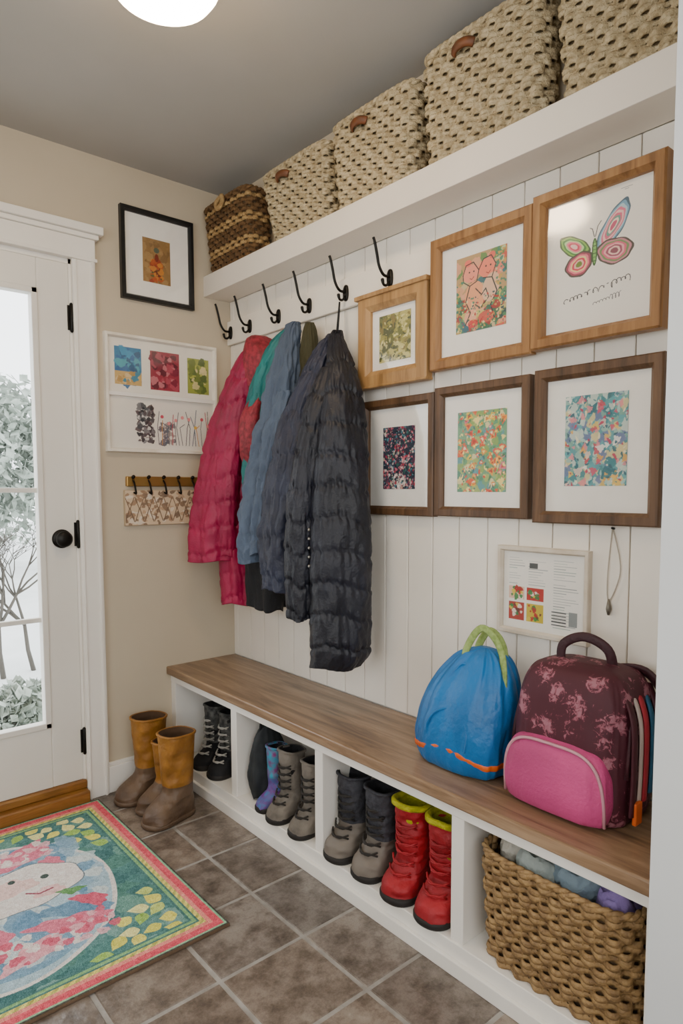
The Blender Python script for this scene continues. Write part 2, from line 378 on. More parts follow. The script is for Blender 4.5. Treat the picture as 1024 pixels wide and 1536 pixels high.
c.ell(.27,.22,.015,.015,K);c.ell(.60,.2,.015,.015,K);c.ell(.36,.22,.015,.015,K);c.ell(.69,.2,.015,.015,K)
c.line([(.28,.30),(.32,.32),(.36,.29)],.006,'8A2020');c.line([(.61,.28),(.65,.30),(.69,.27)],.006,'8A2020')
c.ell(.35,.9,.1,.07,'D03838')
c.dabs(200,['E6D7A0','3F7F68','B32A2A','204858','C8A050'],.008,.02,(0,.55,1,1),8)
c.dabs(60,['3F7F68','C8A050','B8D0A0','2F6F60'],.01,.03,(.80,0,1,.5),9)
c.dabs(40,['3F7F68','C8A050','2F6F60'],.01,.03,(0,.3,.14,1),10)
frame('framed_character_painting','x',-1.224,-1.583,1.509,1.896,.036,.026,M_oak,c,(.2,.13,.8,.80),off=.017)
c=Cv(130,150,'7E7A2A'); c.dabs(160,['989038','B8B060','5A6020','444A1A','CAC27A','7A6A2A'],.02,.09,seed=5,el=2.5)
c.dabs(90,['2E3A16','D8D090'],.006,.03,seed=6,el=3)
e=frame('framed_green_sketch','x',-.901,-1.215,1.49,1.797,.055,.03,M_oakL,c,(.18,.13,.85,.86),off=.017)
boxes('frame_cap',[((-.055,-.017),(-.892,-1.222),(1.785,1.80)),((-.051,-.017),(-.897,-1.219),(1.488,1.497))],M_oakL,e,.003)
# butterfly
c=Cv(420,500,'F1ECE2')
def loop(cx,cy,rx,ry,rot,cols):
    for k,cc in enumerate(cols):
        f=1-k*(.9/len(cols)); c.ell(cx,cy,rx*f,ry*f,cc,rot,1,.045,k*.35)
loop(.64,.29,.225,.092,-.95,['3E5E72','6FA0BC','B0CCD4','E06A88','F0C0B8','D86080','5F9A88','F4DCC8','C85070'])
loop(.28,.36,.17,.080,.55,['3E5E32','84B84C','3F8438','C0DC98','F07890','D83858','F4C8C0'])
loop(.655,.47,.165,.11,.15,['4A4238','C8808C','6F9058','E0607C','F0A8AC','A04860','F0C8B8','8A4858'])
loop(.33,.50,.135,.105,-.3,['4A4238','A04058','F07888','F0D090','D83050','F0B8A8','6A8230'])
c.ell(.475,.44,.026,.12,'2F5E26');c.ell(.475,.44,.014,.10,'7AB85A')
for k in range(6): c.line([(.455,.37+k*.027),(.495,.37+k*.027)],.0025,'2F4A2A')
c.line([(.48,.33),(.5,.26),(.53,.23)],.004,'333333');c.line([(.47,.33),(.45,.27),(.43,.26)],.004,'333333')
def scrawl(x0,y0,n,adv,amp,th,seed,col,slope):
    g=random.Random(seed); pts=[]; t=0; A=1; ph=0
    while t<n:
        if g.random()<.12: A=g.choice([.6,.8,1,1.9,2.4])
        ph+=g.uniform(.6,1.0); pts.append((x0+t*adv+amp*.8*math.cos(ph)*A**.5,y0-t*slope+amp*math.sin(ph)*A)); t+=.45
        if g.random()<.03: c.line(pts,th,col); pts=[]; t+=1.6
    if len(pts)>1: c.line(pts,th,col)
scrawl(.19,.755,56,.0108,.017,.0035,2,'333333',.0014)
scrawl(.47,.815,30,.0085,.008,.0025,5,'4a4a4a',.001)
c.rect(.70,.05,.80,.054,'888888');c.rect(.73,.062,.77,.066,'888888')
frame('framed_butterfly_drawing','x',-1.586,-1.928,1.514,1.905,.034,.036,M_oak,c,(.0,.0,1,1),off=.017,tilt=.019)
c=Cv(150,200,'2A3646'); c.dabs(420,['B8354B','D87080','4A8A98','E0D8D0','1A2A44','6A2A4A','C8C0A0','2F5F58','E2A8A8'],.01,.035,seed=11)
c.dabs(260,['E8B8C0','D87888','6AA8B0','B02A40'],.006,.016,seed=14)
c.dabs(60,['F0E8E0','D8C8C0'],.01,.03,(.3,.75,.7,1),12); c.dabs(120,['0E1A2A'],.004,.018,seed=13,el=3)
frame('framed_dark_floral_print','x',-.897,-1.228,1.065,1.45,.030,.026,M_walnut,c,(.24,.2,.77,.82))
c=Cv(190,230,'6FA07A')
c.dabs(160,['5A9A70','88A858','4A8A70','A8B868','5A98A0','E8D8A0'],.03,.07,seed=21)
g=random.Random(22)
for k in range(80):
    x,y=g.random(),g.random(); r=g.uniform(.02,.065); cc=g.choice(['F08A30','E04A30','F2C030','E85840','F6E090','E87090','F2A040'])
    c.ell(x,y,r,r*.85,cc,0,.9,.22,k); c.ell(x,y,r*.5,r*.4,g.choice(['B83020','F8E080','D87020','F8F0D0']),0,.9,.25,k+1)
c.dabs(200,['3F7A50','F6E890','2F6A70','D84A38','7AB890'],.006,.02,seed=23,el=2.5)
frame('framed_bright_floral_print','x',-1.231,-1.569,1.068,1.46,.030,.026,M_walnut,c,(.19,.16,.81,.86))
c=Cv(190,230,'5A9AA0'); c.dabs(220,['5AA4AC','3A828A','98BCB0','2A6A78','78A898','C8D4C8','6A7AA0','D8C890'],.025,.08,seed=31)
g=random.Random(33)
for k in range(60):
    x=g.random();y=g.random()**.8; r=g.uniform(.02,.05); cc=g.choice(['D8506A','E88A90','E8A850','E8C8B8','C84A5A','F4EEE4','E8C060'])
    c.ell(x,y,r*g.uniform(.7,1.5),r,cc,g.uniform(0,3),.85,.22,k)
c.dabs(160,['2F6070','A8CCC4','E8E0C0','B83A58','3F8088'],.006,.022,seed=32,el=3)
frame('framed_pastel_floral_print','x',-1.584,-1.925,1.06,1.465,.032,.026,M_walnut,c,(.2,.14,.79,.80))
# calendar
c=Cv(260,210,'EDE9E0')
g=random.Random(9)
for col,(x0,x1) in enumerate(((.06,.28),(.32,.58),(.64,.95))):
    for r in range(26):
        if g.random()<.8 and not(x1<.6 and r>10): c.rect(x0,.07+r*.034,x0+(x1-x0)*g.uniform(.4,1),.07+r*.034+.007,g.choice(['989E9E','ACB0AC','808888','A0B0A8']))
for (x0,y0,x1,y1,cc) in ((.06,.45,.27,.62,'E0B8A0'),(.30,.45,.52,.62,'B22A24'),(.06,.66,.27,.9,'A8332A'),(.30,.66,.52,.9,'C8B030')):
    c.rect(x0,y0,x1,y1,cc); c.dabs(14,['F0E8D8','2F7A40','B02020','D8C040','602A2A'],.01,.03,(x0+.03,y0+.03,x1-.03,y1-.03),int(x0*100+y0*77))
c.rect(.33,.13,.44,.2,'454B4E'); c.rect(.83,.7,.93,.88,'8A9090')
for r in range(5): c.rect(.62,.72+r*.04,.8,.735+r*.04,'40444a')
frame('framed_family_calendar','x',-1.470,-1.750,.745,.992,.015,.02,mat('whitewash_frame','D8CDBC',.6,'C8B9A4',20),c,(.02,.02,.98,.98))
c=Cv(120,180,'9A7747'); c.dabs(60,['8F6D3D','A58353','7F5F36'],.05,.15,seed=41)
c.dabs(50,['98331F','B04F1F','60251A','4E5A2A','C8802A'],.03,.09,(.3,.45,.7,.95),42); c.ell(.5,.25,.1,.09,'4E5A4A');c.ell(.5,.42,.07,.14,'7A2A1A')
frame('framed_figure_drawing','y',-.50,-.185,1.911,2.27,.02,.025,M_blackf,c,(.27,.26,.70,.80))
c=Cv(420,400,'EAE4D8')
def sub(x0,y0,x1,y1,base,pal,seed,n=50):
    c.rect(x0,y0,x1,y1,base); w=.03
    c.dabs(n,pal,.01,.04,(x0+w,y0+w,x1-w,y1-w),seed)
sub(.06,.08,.30,.42,'1F76A0',['1A6098','2F90B8','0F4F7A','3FA0B0'],51);c.rect(.06,.30,.30,.42,'C8A868');c.dabs(20,['B89050','D8C090','2A80A0'],.01,.03,(.09,.31,.27,.40),52)
sub(.38,.08,.66,.44,'982F40',['B04858','7A1F35','C87A80','5A1A28'],53)
sub(.74,.10,.96,.44,'98A040',['B8B850','6A7A28','D8C890','4A6020'],54)
c.rect(0,.485,1,.50,'BFB8AC')
c.dabs(150,['2A2A2C','4A4A4C','7A7A7C','5A4A4A','E0DCD4'],.008,.024,(.26,.60,.40,.93),55)
c.dabs(60,['7A7478','5F6068','A89890'],.008,.018,(.46,.75,.60,.95),56)
for k in range(16):
    g=random.Random(60+k); x=.45+k*.033; c.line([(x,.95),(x+g.uniform(-.03,.03),.78),(x+g.uniform(-.04,.04),g.uniform(.6,.75))],.0035,g.choice(['B04050','506070','C89050','707070','5a5a5a']))
    if k%2: c.ell(x,g.uniform(.64,.8),.016,.016,g.choice(['C84A5A','E8B848','4A7A9A','E89090']))
e=frame('framed_children_art_collage','y',-.576,-.083,1.303,1.769,.016,.024,mat('antique_white_frame','F0EADD',.5,'DED4C2',15),c,(.0,.0,1,1))
boxes('crossbar',[((-.565,-.095),(-.022,-.008),(1.525,1.54))],M_white,e)
# key rack
kr=empty('key_hook_rack')
c=Cv(300,140,'CFB898')
c.dabs(160,['8A7058','7A6450','9C7C60','B89878','DDD0BC'],.012,.028,seed=71,el=2.2)
for k in range(9):
    x=.05+k*.11; c.line([(x-.05,.9),(x,.5),(x+.05,.9)],.005,'6A5440'); c.line([(x-.05,.2),(x,.55),(x+.05,.2)],.005,'7A624C')
box('rack_board',(-.51,-.13),(-.016,-.001),(1.005,1.15),mat('linen_board','BFA888',.8),kr,.003)
canvas_obj('floral_fabric',c,(-.508,-.0172,1.148),(.376,0,0),(0,0,-.141),kr)
box('brass_rail',(-.50,-.14),(-.02,-.001),(1.165,1.205),mat('brass','B08A4A',.35,metal=.7),kr,.003)
for k in range(6):
    x=-.475+k*.066; tube('key_hook',spline([(x,-.02,1.19),(x,-.035,1.175),(x,-.045,1.15),(x+.004,-.04,1.135),(x,-.028,1.14)],10),.004,M_black,kr)
    tube('key_peg',[(x,-.018,1.20),(x,-.03,1.205)],.007,M_black,kr)
pc=empty('hanging_cord_pendant')
tube('cord',spline([(-.006,-1.805,1.05),(-.008,-1.825,.98),(-.008,-1.825,.93),(-.008,-1.800,.87),(-.008,-1.795,.93),(-.006,-1.803,1.05)],24),.0016,mat('cord','B8AE9E',.8),pc,6)
tube('pendant',[(-.008,-1.80,.875),(-.008,-1.80,.85),(-.008,-1.80,.835)],[.003,.007,.003],mat('pendant_metal','7A7468',.4,metal=.5),pc)
tube('nail',[(0,-1.805,1.052),(-.012,-1.805,1.054)],.003,M_black,pc)

# ------------------------------------------------------------ woven baskets
def perimeter(hx,hy,e,n):
    P=np.array([p[:2] for p in sering(0,0,0,hx,hy,e,720)]); Q=np.vstack([P,P[:1]])
    s=np.concatenate([[0],np.cumsum(np.linalg.norm(np.diff(Q,axis=0),axis=1))]); t=np.linspace(0,s[-1],n,endpoint=False)
    return np.stack([np.interp(t,s,Q[:,0]),np.interp(t,s,Q[:,1])],1)
def sweepflat(pts,rz,rn):
    P=np.array(pts);n=len(P);T=np.roll(P,-1,0)-np.roll(P,1,0);T/=np.linalg.norm(T,axis=1)[:,None]
    N=np.stack([T[:,1],-T[:,0],0*T[:,0]],1);N/=np.linalg.norm(N,axis=1)[:,None]
    V=[];F=[];seg=6
    for i in range(n):
        for k in range(seg):
            a=2*math.pi*k/seg; V.append(P[i]+N[i]*rn*math.cos(a)+np.array((0,0,rz*math.sin(a))))
    for i in range(n):
        j=(i+1)%n
        for k in range(seg): F.append((i*seg+k,i*seg+(k+1)%seg,j*seg+(k+1)%seg,j*seg+k))
    return V,F
def basket(name,x0,x1,yb0,yb1,yt0,yt1,z0,z1,rows,stakes,r,mats,rowmat=None,bulge=0.0,xt0=None,jit=.0,rf=.50,amp=.75,pair=False):
    e=empty(name); mb=MB(); g=random.Random(len(name)+int(z0*10)+int(-yb0*31))
    pps=4; n=stakes*pps
    def sec(t,grow=0):
        bl=bulge*math.sin(math.pi*t)
        xa=(x0 if xt0 is None else x0+(xt0-x0)*t)
        ya=yb0+(yt0-yb0)*t; yb=yb1+(yt1-yb1)*t
        hx=(x1-xa)/2; hy=abs(ya-yb)/2+bl
        P=perimeter(hx-grow,hy-grow,5.5,n); N=np.roll(P,-1,0)-np.roll(P,1,0); N=np.stack([N[:,1],-N[:,0]],1); N/=np.linalg.norm(N,axis=1)[:,None]
        return P,N,(x1+xa)/2,(ya+yb)/2
    hgt=z1-z0; rh=hgt/rows
    for q in range(rows):
        t=(q+.5)/rows; P,N,ccx,ccy=sec(t,r*1.5)
        qq=q//2 if pair else q
        off=np.cos(np.pi*np.arange(n)/pps+qq*np.pi)*r*amp
        z=z0+hgt*t
        wz=np.array([g.uniform(-jit,jit) for _ in range(n)]); wz=(wz+np.roll(wz,1)+np.roll(wz,2))/1.6
        pts=[(ccx+P[i,0]+N[i,0]*off[i],ccy+P[i,1]+N[i,1]*off[i],z+wz[i]) for i in range(n)]
        mb.add(sweepflat(pts,rh*rf,r*.5),rowmat(q) if rowmat else 0)
    for k in range(stakes):
        i=int(k*pps+pps/2); pts=[]
        for q in range(0,rows+1,2):
            t=q/rows; P,N,ccx,ccy=sec(t,r*1.5); pts.append((ccx+P[i,0],ccy+P[i,1],z0+hgt*t*.99+.001))
        mb.add(sweep(pts,r*.45,5))
    P,N,ccx,ccy=sec(1,r*1.5); rr=r*1.1
    for ph in (0,np.pi):
        pts=[(ccx+P[i,0]+N[i,0]*math.cos(i*.9+ph)*rr*.4,ccy+P[i,1]+N[i,1]*math.cos(i*.9+ph)*rr*.4,z1+math.sin(i*.9+ph)*rr*.4) for i in range(n)]
        mb.add(sweep(pts,rr*.65,6,True))
    mb.obj('woven_body',mats,e)
    rings=[]
    for t in (0.004,.5,.97):
        P,N,ccx,ccy=sec(t,r*2.0); rings.append([(ccx+p[0],ccy+p[1],z0+hgt*t) for p in P])
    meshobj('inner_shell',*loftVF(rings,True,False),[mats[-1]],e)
    return e
M_rope=mat('seagrass_rope','C6B694',.85,'9A8866',60,.6,250)
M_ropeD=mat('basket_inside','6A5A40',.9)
M_leather=mat('leather_tab','6E3C18',.5,'502C0E',30)
M_br1=mat('brown_weave','70512D',.8,'50381C',60,.6,250); M_br2=mat('straw_weave','B29362',.8,'907245',60,.6,250)
ZS=2.0665
def tabf(e,y,z,x):
    w=.034
    tube('leather_handle',spline([(x+.006,y+w,z-.004),(x-.002,y+w*.75,z),(x-.008,y+w*.3,z+.002),(x-.008,y-w*.3,z+.002),(x-.002,y-w*.75,z),(x+.006,y-w,z-.004)],16),.012,M_leather,e,8,False,.45,(1,0,0))
e=basket('striped_basket',-.13,-.006,-.03,-.37,-.010,-.375,ZS,2.325,15,36,.0085,[M_br1,M_br2,M_ropeD],lambda q:1 if q in(3,4,8,9,13) else 0,xt0=-.155,jit=.001)
tube('knot_loop',spline([(-.158,-.20,2.325),(-.172,-.19,2.30),(-.172,-.205,2.275),(-.162,-.22,2.30),(-.158,-.21,2.33)],14),.010,M_br2,e)
for (a,b,ta,tb,zt) in ((-.505,-.815,-.43,-.83,2.32),(-.875,-1.21,-.845,-1.235,2.335),(-1.27,-1.645,-1.25,-1.655,2.365),(-1.70,-2.06,-1.675,-2.075,2.365)):
    e=basket('rope_storage_basket',-.13,-.006,a,b,ta,tb,ZS,zt,24,34,.0085,[M_rope,M_ropeD],jit=.0014,bulge=.004,rf=.62,amp=.85,pair=True,xt0=-.138)
    tabf(e,(ta+tb)/2+.03,zt-.045,-.142)
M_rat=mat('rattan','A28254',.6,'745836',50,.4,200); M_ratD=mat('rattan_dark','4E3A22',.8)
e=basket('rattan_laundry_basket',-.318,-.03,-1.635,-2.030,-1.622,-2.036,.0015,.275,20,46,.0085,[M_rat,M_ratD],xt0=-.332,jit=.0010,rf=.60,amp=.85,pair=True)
def blob(name,c,r,m,seed,parent=None,amp=.35,sc=9):
    bm=bmesh.new(); bmesh.ops.create_icosphere(bm,subdivisions=5,radius=1)
    V=[]
    for v in bm.verts:
        p=v.co; q=Vector((p.x*r[0],p.y*r[1],p.z*r[2]))
        d=noise.fractal(Vector((q.x*sc+seed,q.y*sc,q.z*sc)),1,2,3)
        rd=1-abs(noise.noise(Vector((q.x*sc*2.2+seed*3,q.y*sc*2.2,q.z*sc*2))))
        V.append((c[0]+q.x*(1+d*amp*.4),c[1]+q.y*(1+d*amp*.4),c[2]+q.z*(1+d*amp)+rd*.018))
    F=[tuple(v.index for v in f.verts) for f in bm.faces]; bm.free()
    return meshobj(name,V,F,m,parent)
lp=empty('folded_laundry_pile')
for k,(c,r,cc) in enumerate([((-.20,-1.70,.25),(.07,.050,.045),'BDB7A9'),((-.25,-1.77,.243),(.045,.05,.04),'9AA29C'),((-.22,-1.86,.248),(.065,.06,.045),'8496A0'),((-.14,-1.80,.26),(.08,.10,.045),'A4AAA2'),((-.23,-1.96,.243),(.06,.045,.045),'8A74AC'),((-.12,-1.93,.26),(.07,.06,.045),'748490'),((-.16,-1.83,.16),(.10,.15,.07),'A8A49A')]):
    blob('clothing_%d'%k,c,r,mat('laundry_%d'%k,cc,.9,bump=.3,bscale=150),k*2.7,lp,.5,20)

# ------------------------------------------------------------ coats
def drape(name,st,m,parent,nf=7,fold=.12,quilt=0,qa=0,seed=0,rings=70,n=72,wr=.005):
    S=spline([list(s)+([s[3]] if len(s)==4 else []) for s in st],rings)
    R=[];L=len(S)
    for i,(x,y,z,rx,ry) in enumerate(S):
        t=i/(L-1); rg=[]
        for k in range(n):
            a=2*math.pi*k/n; ca,sa=math.cos(a),math.sin(a)
            f=math.sin(nf*a+seed+1.2*math.sin(z*4+seed))*.6+math.sin((nf*2-3)*a+seed*2+z*5)*.3
            nz=noise.noise(Vector((ca*1.6+seed,sa*1.6,z*4)))
            w=wr*noise.fractal(Vector((ca*3.2+seed*2,sa*3.2,z*13)),.8,2,4)
            q=0
            if quilt:
                ph=math.pi*(z+.02*nz+.010*math.sin(a*2+seed))/quilt; sn=abs(math.sin(ph))
                q=qa*(min(1,sn*2.2)**.5-.6)
                q+=.0045*(1-sn)*math.sin(23*a+seed*3+2*math.floor(ph/math.pi))
            rr=1+fold*min(1,.35+t)*f+.14*nz
            rx_=max(rx,.004);ry_=max(ry,.004)
            X=min(x+ca*(rx_*rr+q+w),-.004); Y=min(y+sa*(ry_*rr+q+w),-.004)
            rg.append((X,Y,z+.006*math.sin(a*3+seed)*t))
        R.append(rg)
    b=np.array(R[-1]); cc=b.mean(0); R.append([tuple(cc+(p-cc)*.93+np.array((0,0,.003))) for p in b]); R.append([tuple(cc+(p-cc)*.85+np.array((0,0,.05))) for p in b])
    return meshobj(name,*loftVF(R,True,True),m,parent)
def fab(name,c,c2=None,rough=.55,sheen=.1,bump=.25,bs=140,scale=5): return mat(name,c,rough,c2,scale,bump,bs,sheen=sheen)
M_pink=fab('magenta_nylon','9C0040','7C0032',.5,0)
M_teal=fab('teal_nylon','04706E','034E50',.5,0)
M_maroon=fab('maroon_print','68101C','9C2838',.6,0,scale=60)
M_slate=fab('slate_blue_cotton','4E5C70','404C5E',.85,.03)
M_navy=fab('navy_nylon','20263C','171A2A',.55,.02)
M_dnavy=fab('dark_navy_nylon','121524','0A0C16',.5,.02)
M_blk=fab('black_fleece','0E0E12','08080B',.8,.02)
M_olive=fab('olive_canvas','403C22','302E14',.8,.02)
pk=empty('pink_puffer_jacket')
drape('jacket_body',[(-.085,-.385,1.735,.012),(-.10,-.375,1.71,.042),(-.12,-.355,1.62,.07),(-.14,-.30,1.46,.09),(-.16,-.245,1.244,.105),(-.18,-.20,1.02,.115),(-.19,-.185,.86,.108)],M_pink,pk,5,.12,.10,.009,1.0,130,96)
drape('jacket_sleeve',[(-.15,-.36,1.58,.04),(-.19,-.32,1.35,.05),(-.20,-.29,1.1,.05),(-.19,-.26,.88,.045)],M_pink,pk,4,.1,.10,.008,2.0,90,60)
drape('jacket_back_panel',[(-.11,-.34,1.5,.05),(-.12,-.28,1.2,.075),(-.125,-.255,.95,.078),(-.125,-.25,.68,.068)],M_pink,pk,6,.12,.10,.008,3.0,100)
drape('jacket_hood',[(-.10,-.37,1.755,.02),(-.11,-.40,1.735,.048),(-.12,-.43,1.66,.062),(-.12,-.42,1.56,.05),(-.12,-.41,1.47,.02)],M_maroon,pk,4,.2,0,0,3,40)
vs=empty('teal_hooded_vest')
drape('vest_body',[(-.07,-.58,1.765,.012),(-.09,-.55,1.72,.04),(-.115,-.50,1.62,.055),(-.13,-.46,1.48,.065),(-.14,-.44,1.34,.07),(-.14,-.43,1.17,.062)],M_teal,vs,5,.15,.10,.006,4)
drape('vest_lining',[(-.16,-.47,1.5,.03),(-.185,-.455,1.42,.045),(-.19,-.45,1.3,.04),(-.17,-.45,1.22,.02)],M_maroon,vs,4,.15,0,0,5,40,40)
bj=empty('black_fleece_jacket')
drape('jacket_body',[(-.07,-.50,1.70,.02),(-.08,-.47,1.5,.05),(-.09,-.42,1.2,.07),(-.09,-.40,.95,.08),(-.09,-.40,.68,.072)],M_blk,bj,5,.15,0,0,6)
drape('jacket_sleeve',[(-.10,-.55,1.3,.04),(-.11,-.50,1.0,.045),(-.12,-.49,.68,.04)],M_blk,bj,4,.1,0,0,6.5,40,40)
oj=empty('olive_canvas_jacket')
drape('jacket_body',[(-.06,-.655,1.76,.015),(-.07,-.67,1.7,.028),(-.08,-.68,1.5,.04),(-.08,-.66,1.1,.05),(-.08,-.64,.85,.045)],M_olive,oj,5,.15,0,0,7)
sj=empty('slate_blue_jacket')
drape('jacket_body',[(-.07,-.585,1.775,.012),(-.09,-.58,1.74,.028),(-.14,-.615,1.58,.052),(-.17,-.606,1.38,.072),(-.20,-.581,1.186,.086),(-.22,-.566,.989,.088),(-.22,-.56,.885,.084)],M_slate,sj,4,.14,0,0,8,110,96,.014)
drape('jacket_sleeve',[(-.17,-.66,1.5,.035),(-.22,-.665,1.3,.045),(-.255,-.645,1.08,.044),(-.27,-.63,.92,.04)],M_slate,sj,4,.12,0,0,9,70,50,.014)
nv=empty('navy_long_puffer_coat')
drape('coat_back',[(-.07,-.825,1.70,.012),(-.085,-.835,1.665,.026),(-.12,-.90,1.54,.048),(-.14,-.925,1.405,.070),(-.15,-.93,1.227,.090),(-.155,-.93,1.0,.096),(-.155,-.93,.78,.096),(-.155,-.93,.62,.096),(-.165,-.92,.56,.085)],M_dnavy,nv,3,.08,.105,.010,10,190,110)
drape('coat_front',[(-.08,-.81,1.69,.012),(-.10,-.80,1.64,.030),(-.13,-.785,1.555,.046),(-.17,-.767,1.416,.066),(-.20,-.75,1.23,.084),(-.215,-.715,.995,.09),(-.22,-.71,.80,.08)],M_navy,nv,4,.13,.14,.005,11,150,96,.010)
drape('coat_sleeve',[(-.13,-.87,1.56,.032),(-.19,-.865,1.40,.046),(-.245,-.855,1.1,.048),(-.25,-.84,.85,.046),(-.25,-.84,.715,.040)],M_dnavy,nv,3,.08,.105,.008,12,120,60)
mb=MB()
for k in range(5):
    z=1.02-k*.03; mb.add(lathe([(-.006,.002),(-.005,.005),(0,.005)],(-.262,-.903,z),'y',10))
mb.obj('snaps',mat('snap_metal','B8B4AC',.3,metal=.9),nv)
tube('hanging_loop',spline([(-.07,-.825,1.69),(-.055,-.815,1.76),(-.048,-.81,1.805),(-.052,-.808,1.76),(-.07,-.82,1.69)],16),.003,M_blk,nv)

# ------------------------------------------------------------ footwear
def boot(name,loc,rz,H_,L,W,ms,split=.45,th=.07,flare=1.0,laces=False,quilt=0,collar=False):
    e=empty(name); sh,ft,so,ln=ms
    def ring(z,b,f,w,n=44,inset=0,e_=2.4):
        cx=(b+f)/2*L; hx=(f-b)/2*L-inset; R=[]
        for k in range(n):
            a=2*math.pi*k/n; c=math.cos(a); s=math.sin(a)
            x=math.copysign(abs(c)**(2/e_),c)*hx; y=math.copysign(abs(s)**(2/e_),s)*(w*W-inset)
            y*= (1.0-.10*math.cos((x/hx)*3.1+.6)) if z<th*1.1 else 1
            R.append((cx+x,y,z))
        return R
    so_r=[ring(0,-.30,.70,.50),ring(.006,-.315,.72,.53),ring(.016,-.315,.72,.53),ring(.02,-.305,.70,.51)]
    meshobj('sole',*loftVF(so_r),so,e)
    st=[(.018,-.295,.69,.50),(.3*th,-.30,.695,.51),(.6*th,-.30,.66,.50),(.8*th,-.295,.57,.47),(1.0*th,-.285,.44,.44),(1.2*th,-.275,.335,.42),(1.5*th,-.27,.27,.415)]
    zt=1.5*th
    for t in (.25,.5,.75,1.0): st.append((zt+(H_-zt)*t,-.27-.04*t*flare,.27+.05*t*flare,.415+.07*t*flare))
    S=spline(st,64); rings=[]
    for (z,b,f,w) in S:
        q=0
        if quilt and z>th*.9: q=-.0040*(abs(math.sin(math.pi*z/quilt))**.5-.5)
        r=ring(z,b,f,w,inset=q); nz=[]
        for p in r:
            d=noise.fractal(Vector((p[0]*18+loc[0]*9,p[1]*18+loc[1]*31,p[2]*26)),.8,2,3)*.0050
            nz.append((p[0]*(1)+d,p[1]+d,p[2]+ (.012*(p[0]/L) if z>H_*.95 else 0)))
        rings.append(nz)
    V,F=loftVF(rings,True,False)
    mi=[0 if min(V[i][2] for i in f)>split*H_ else 1 for f in F]
    meshobj('upper',V,F,[sh,ft],e,True,mi)
    top=rings[-1]; c=np.array(top).mean(0)
    rr=[[tuple(np.array(p)) for p in top],[tuple(c+(np.array(p)-c)*.9+np.array((0,0,.004))) for p in top],[tuple(c+(np.array(p)-c)*.84-np.array((0,0,.02))) for p in top],[tuple(c+(np.array(p)-c)*.78-np.array((0,0,.12 if H_>.2 else .05))) for p in top]]
    meshobj('lining',*loftVF(rr,False,True),ln,e)
    tube('top_binding',[tuple(p) for p in top],.005 if not collar else .010,ln if collar else sh,e,6,True)
    if laces:
        mb=MB()
        for k in range(6):
            z=th*1.0+k*(H_-th*1.3)/6.5; fx=(.46-.17*min(1,k/2.0)+.02)*L if k<2 else (.31)*L
            mb.add(sweep(spline([(fx-.016,-.34*W,z),(fx+.004,-.14*W,z+.008),(fx+.006,.12*W,z+.002),(fx-.016,.34*W,z+.012)],8),.003,5))
            mb.add(sweep(spline([(fx-.016,.34*W,z),(fx+.005,.14*W,z+.008),(fx+.007,-.12*W,z+.002),(fx-.016,-.34*W,z+.012)],8),.003,5))
        mb.obj('laces',laces,e)
    e.location=loc; e.rotation_euler=(0,0,rz)
    return e
M_tan=mat('mustard_leather','A06C24',.5,'764C16',14,.3,60)
M_bfoot=mat('brown_rubber','66503C',.5,'4E3A2A',14,.3,60)
M_sole=mat('dark_sole','1E1A17',.7)
M_lin=mat('boot_lining','4A3420',.9)
for loc,rz,hh in (((-.475,-.36,FZ),192,.320),((-.478,-.125,FZ),186,.320),((-.448,-.245,FZ),190,.25)):
    boot('rubber_rain_boot',loc,math.radians(rz),hh,.21,.118 if hh>.3 else .10,(M_tan,M_bfoot,M_bfoot,M_lin),.38,.075,1.3)
M_gry=mat('grey_suede','7A7268',.8,'5C554C',20,.3,90); M_gry2=mat('grey_rubber','746B61',.6)
M_dgr=mat('charcoal_fabric','3C3C42',.8,'26262C',60,.4,90)
M_red=mat('red_nylon','A81220',.6,'820C16',12,.5,45); M_lime=mat('lime_lining','B6AE1A',.9,'90900E',40,.5,150)
M_lace=mat('lace_cord','2A2622',.8); M_lacew=mat('white_lace','A8A49C',.8)
for y in (-.765,-.90): boot('grey_ankle_boot',(-.235,y,.0),math.radians(180 if y<-.8 else 184),.235,.15,.09,(M_gry,M_gry,M_sole,M_blk),.4,.06,.9,M_lace)
for y in (-1.085,-1.215): boot('grey_snow_boot',(-.225,y,.0),math.radians(182),.25,.155,.105,(M_dgr,M_gry2,M_sole,M_blk),.42,.07,.9,M_lace,.03)
for y in (-1.345,-1.475): boot('red_snow_boot',(-.225,y,.0),math.radians(186),.255,.165,.11,(M_red,M_red,M_sole,M_lime),.4,.07,.9,M_red,.024,True)
M_pat=mat('patterned_black','18181B',.7,'5A5A56',45)
for y in (-.20,-.32): boot('black_winter_boot',(-.215,y,.0),math.radians(182),.25,.15,.095,(M_pat,M_blk,M_sole,M_blk),.4,.06,.9,M_lacew)
sb=empty('small_black_tote')
drape('tote_body',[(-.22,-.585,.27,.015,.012),(-.22,-.585,.24,.05,.02),(-.22,-.59,.15,.08,.03),(-.22,-.59,.06,.085,.04),(-.22,-.59,.006,.07,.03)],mat('tote_charcoal','2E3234',.7,'1A1E20',20),sb,5,.12,0,0,3,40,48)
tube('tote_strap',spline([(-.19,-.585,.25),(-.20,-.585,.31),(-.24,-.59,.31),(-.25,-.585,.25)],16),.005,M_blk,sb)
boot('patterned_slipper_boot',(-.235,-.676,0),math.radians(182),.22,.13,.075,(mat('teal_print','1F8FA8',.6,'7A2A6A',50),mat('purple_print','6A2A7A',.6,'2F6FA0',50),M_sole,M_blk),.5,.05,.8)

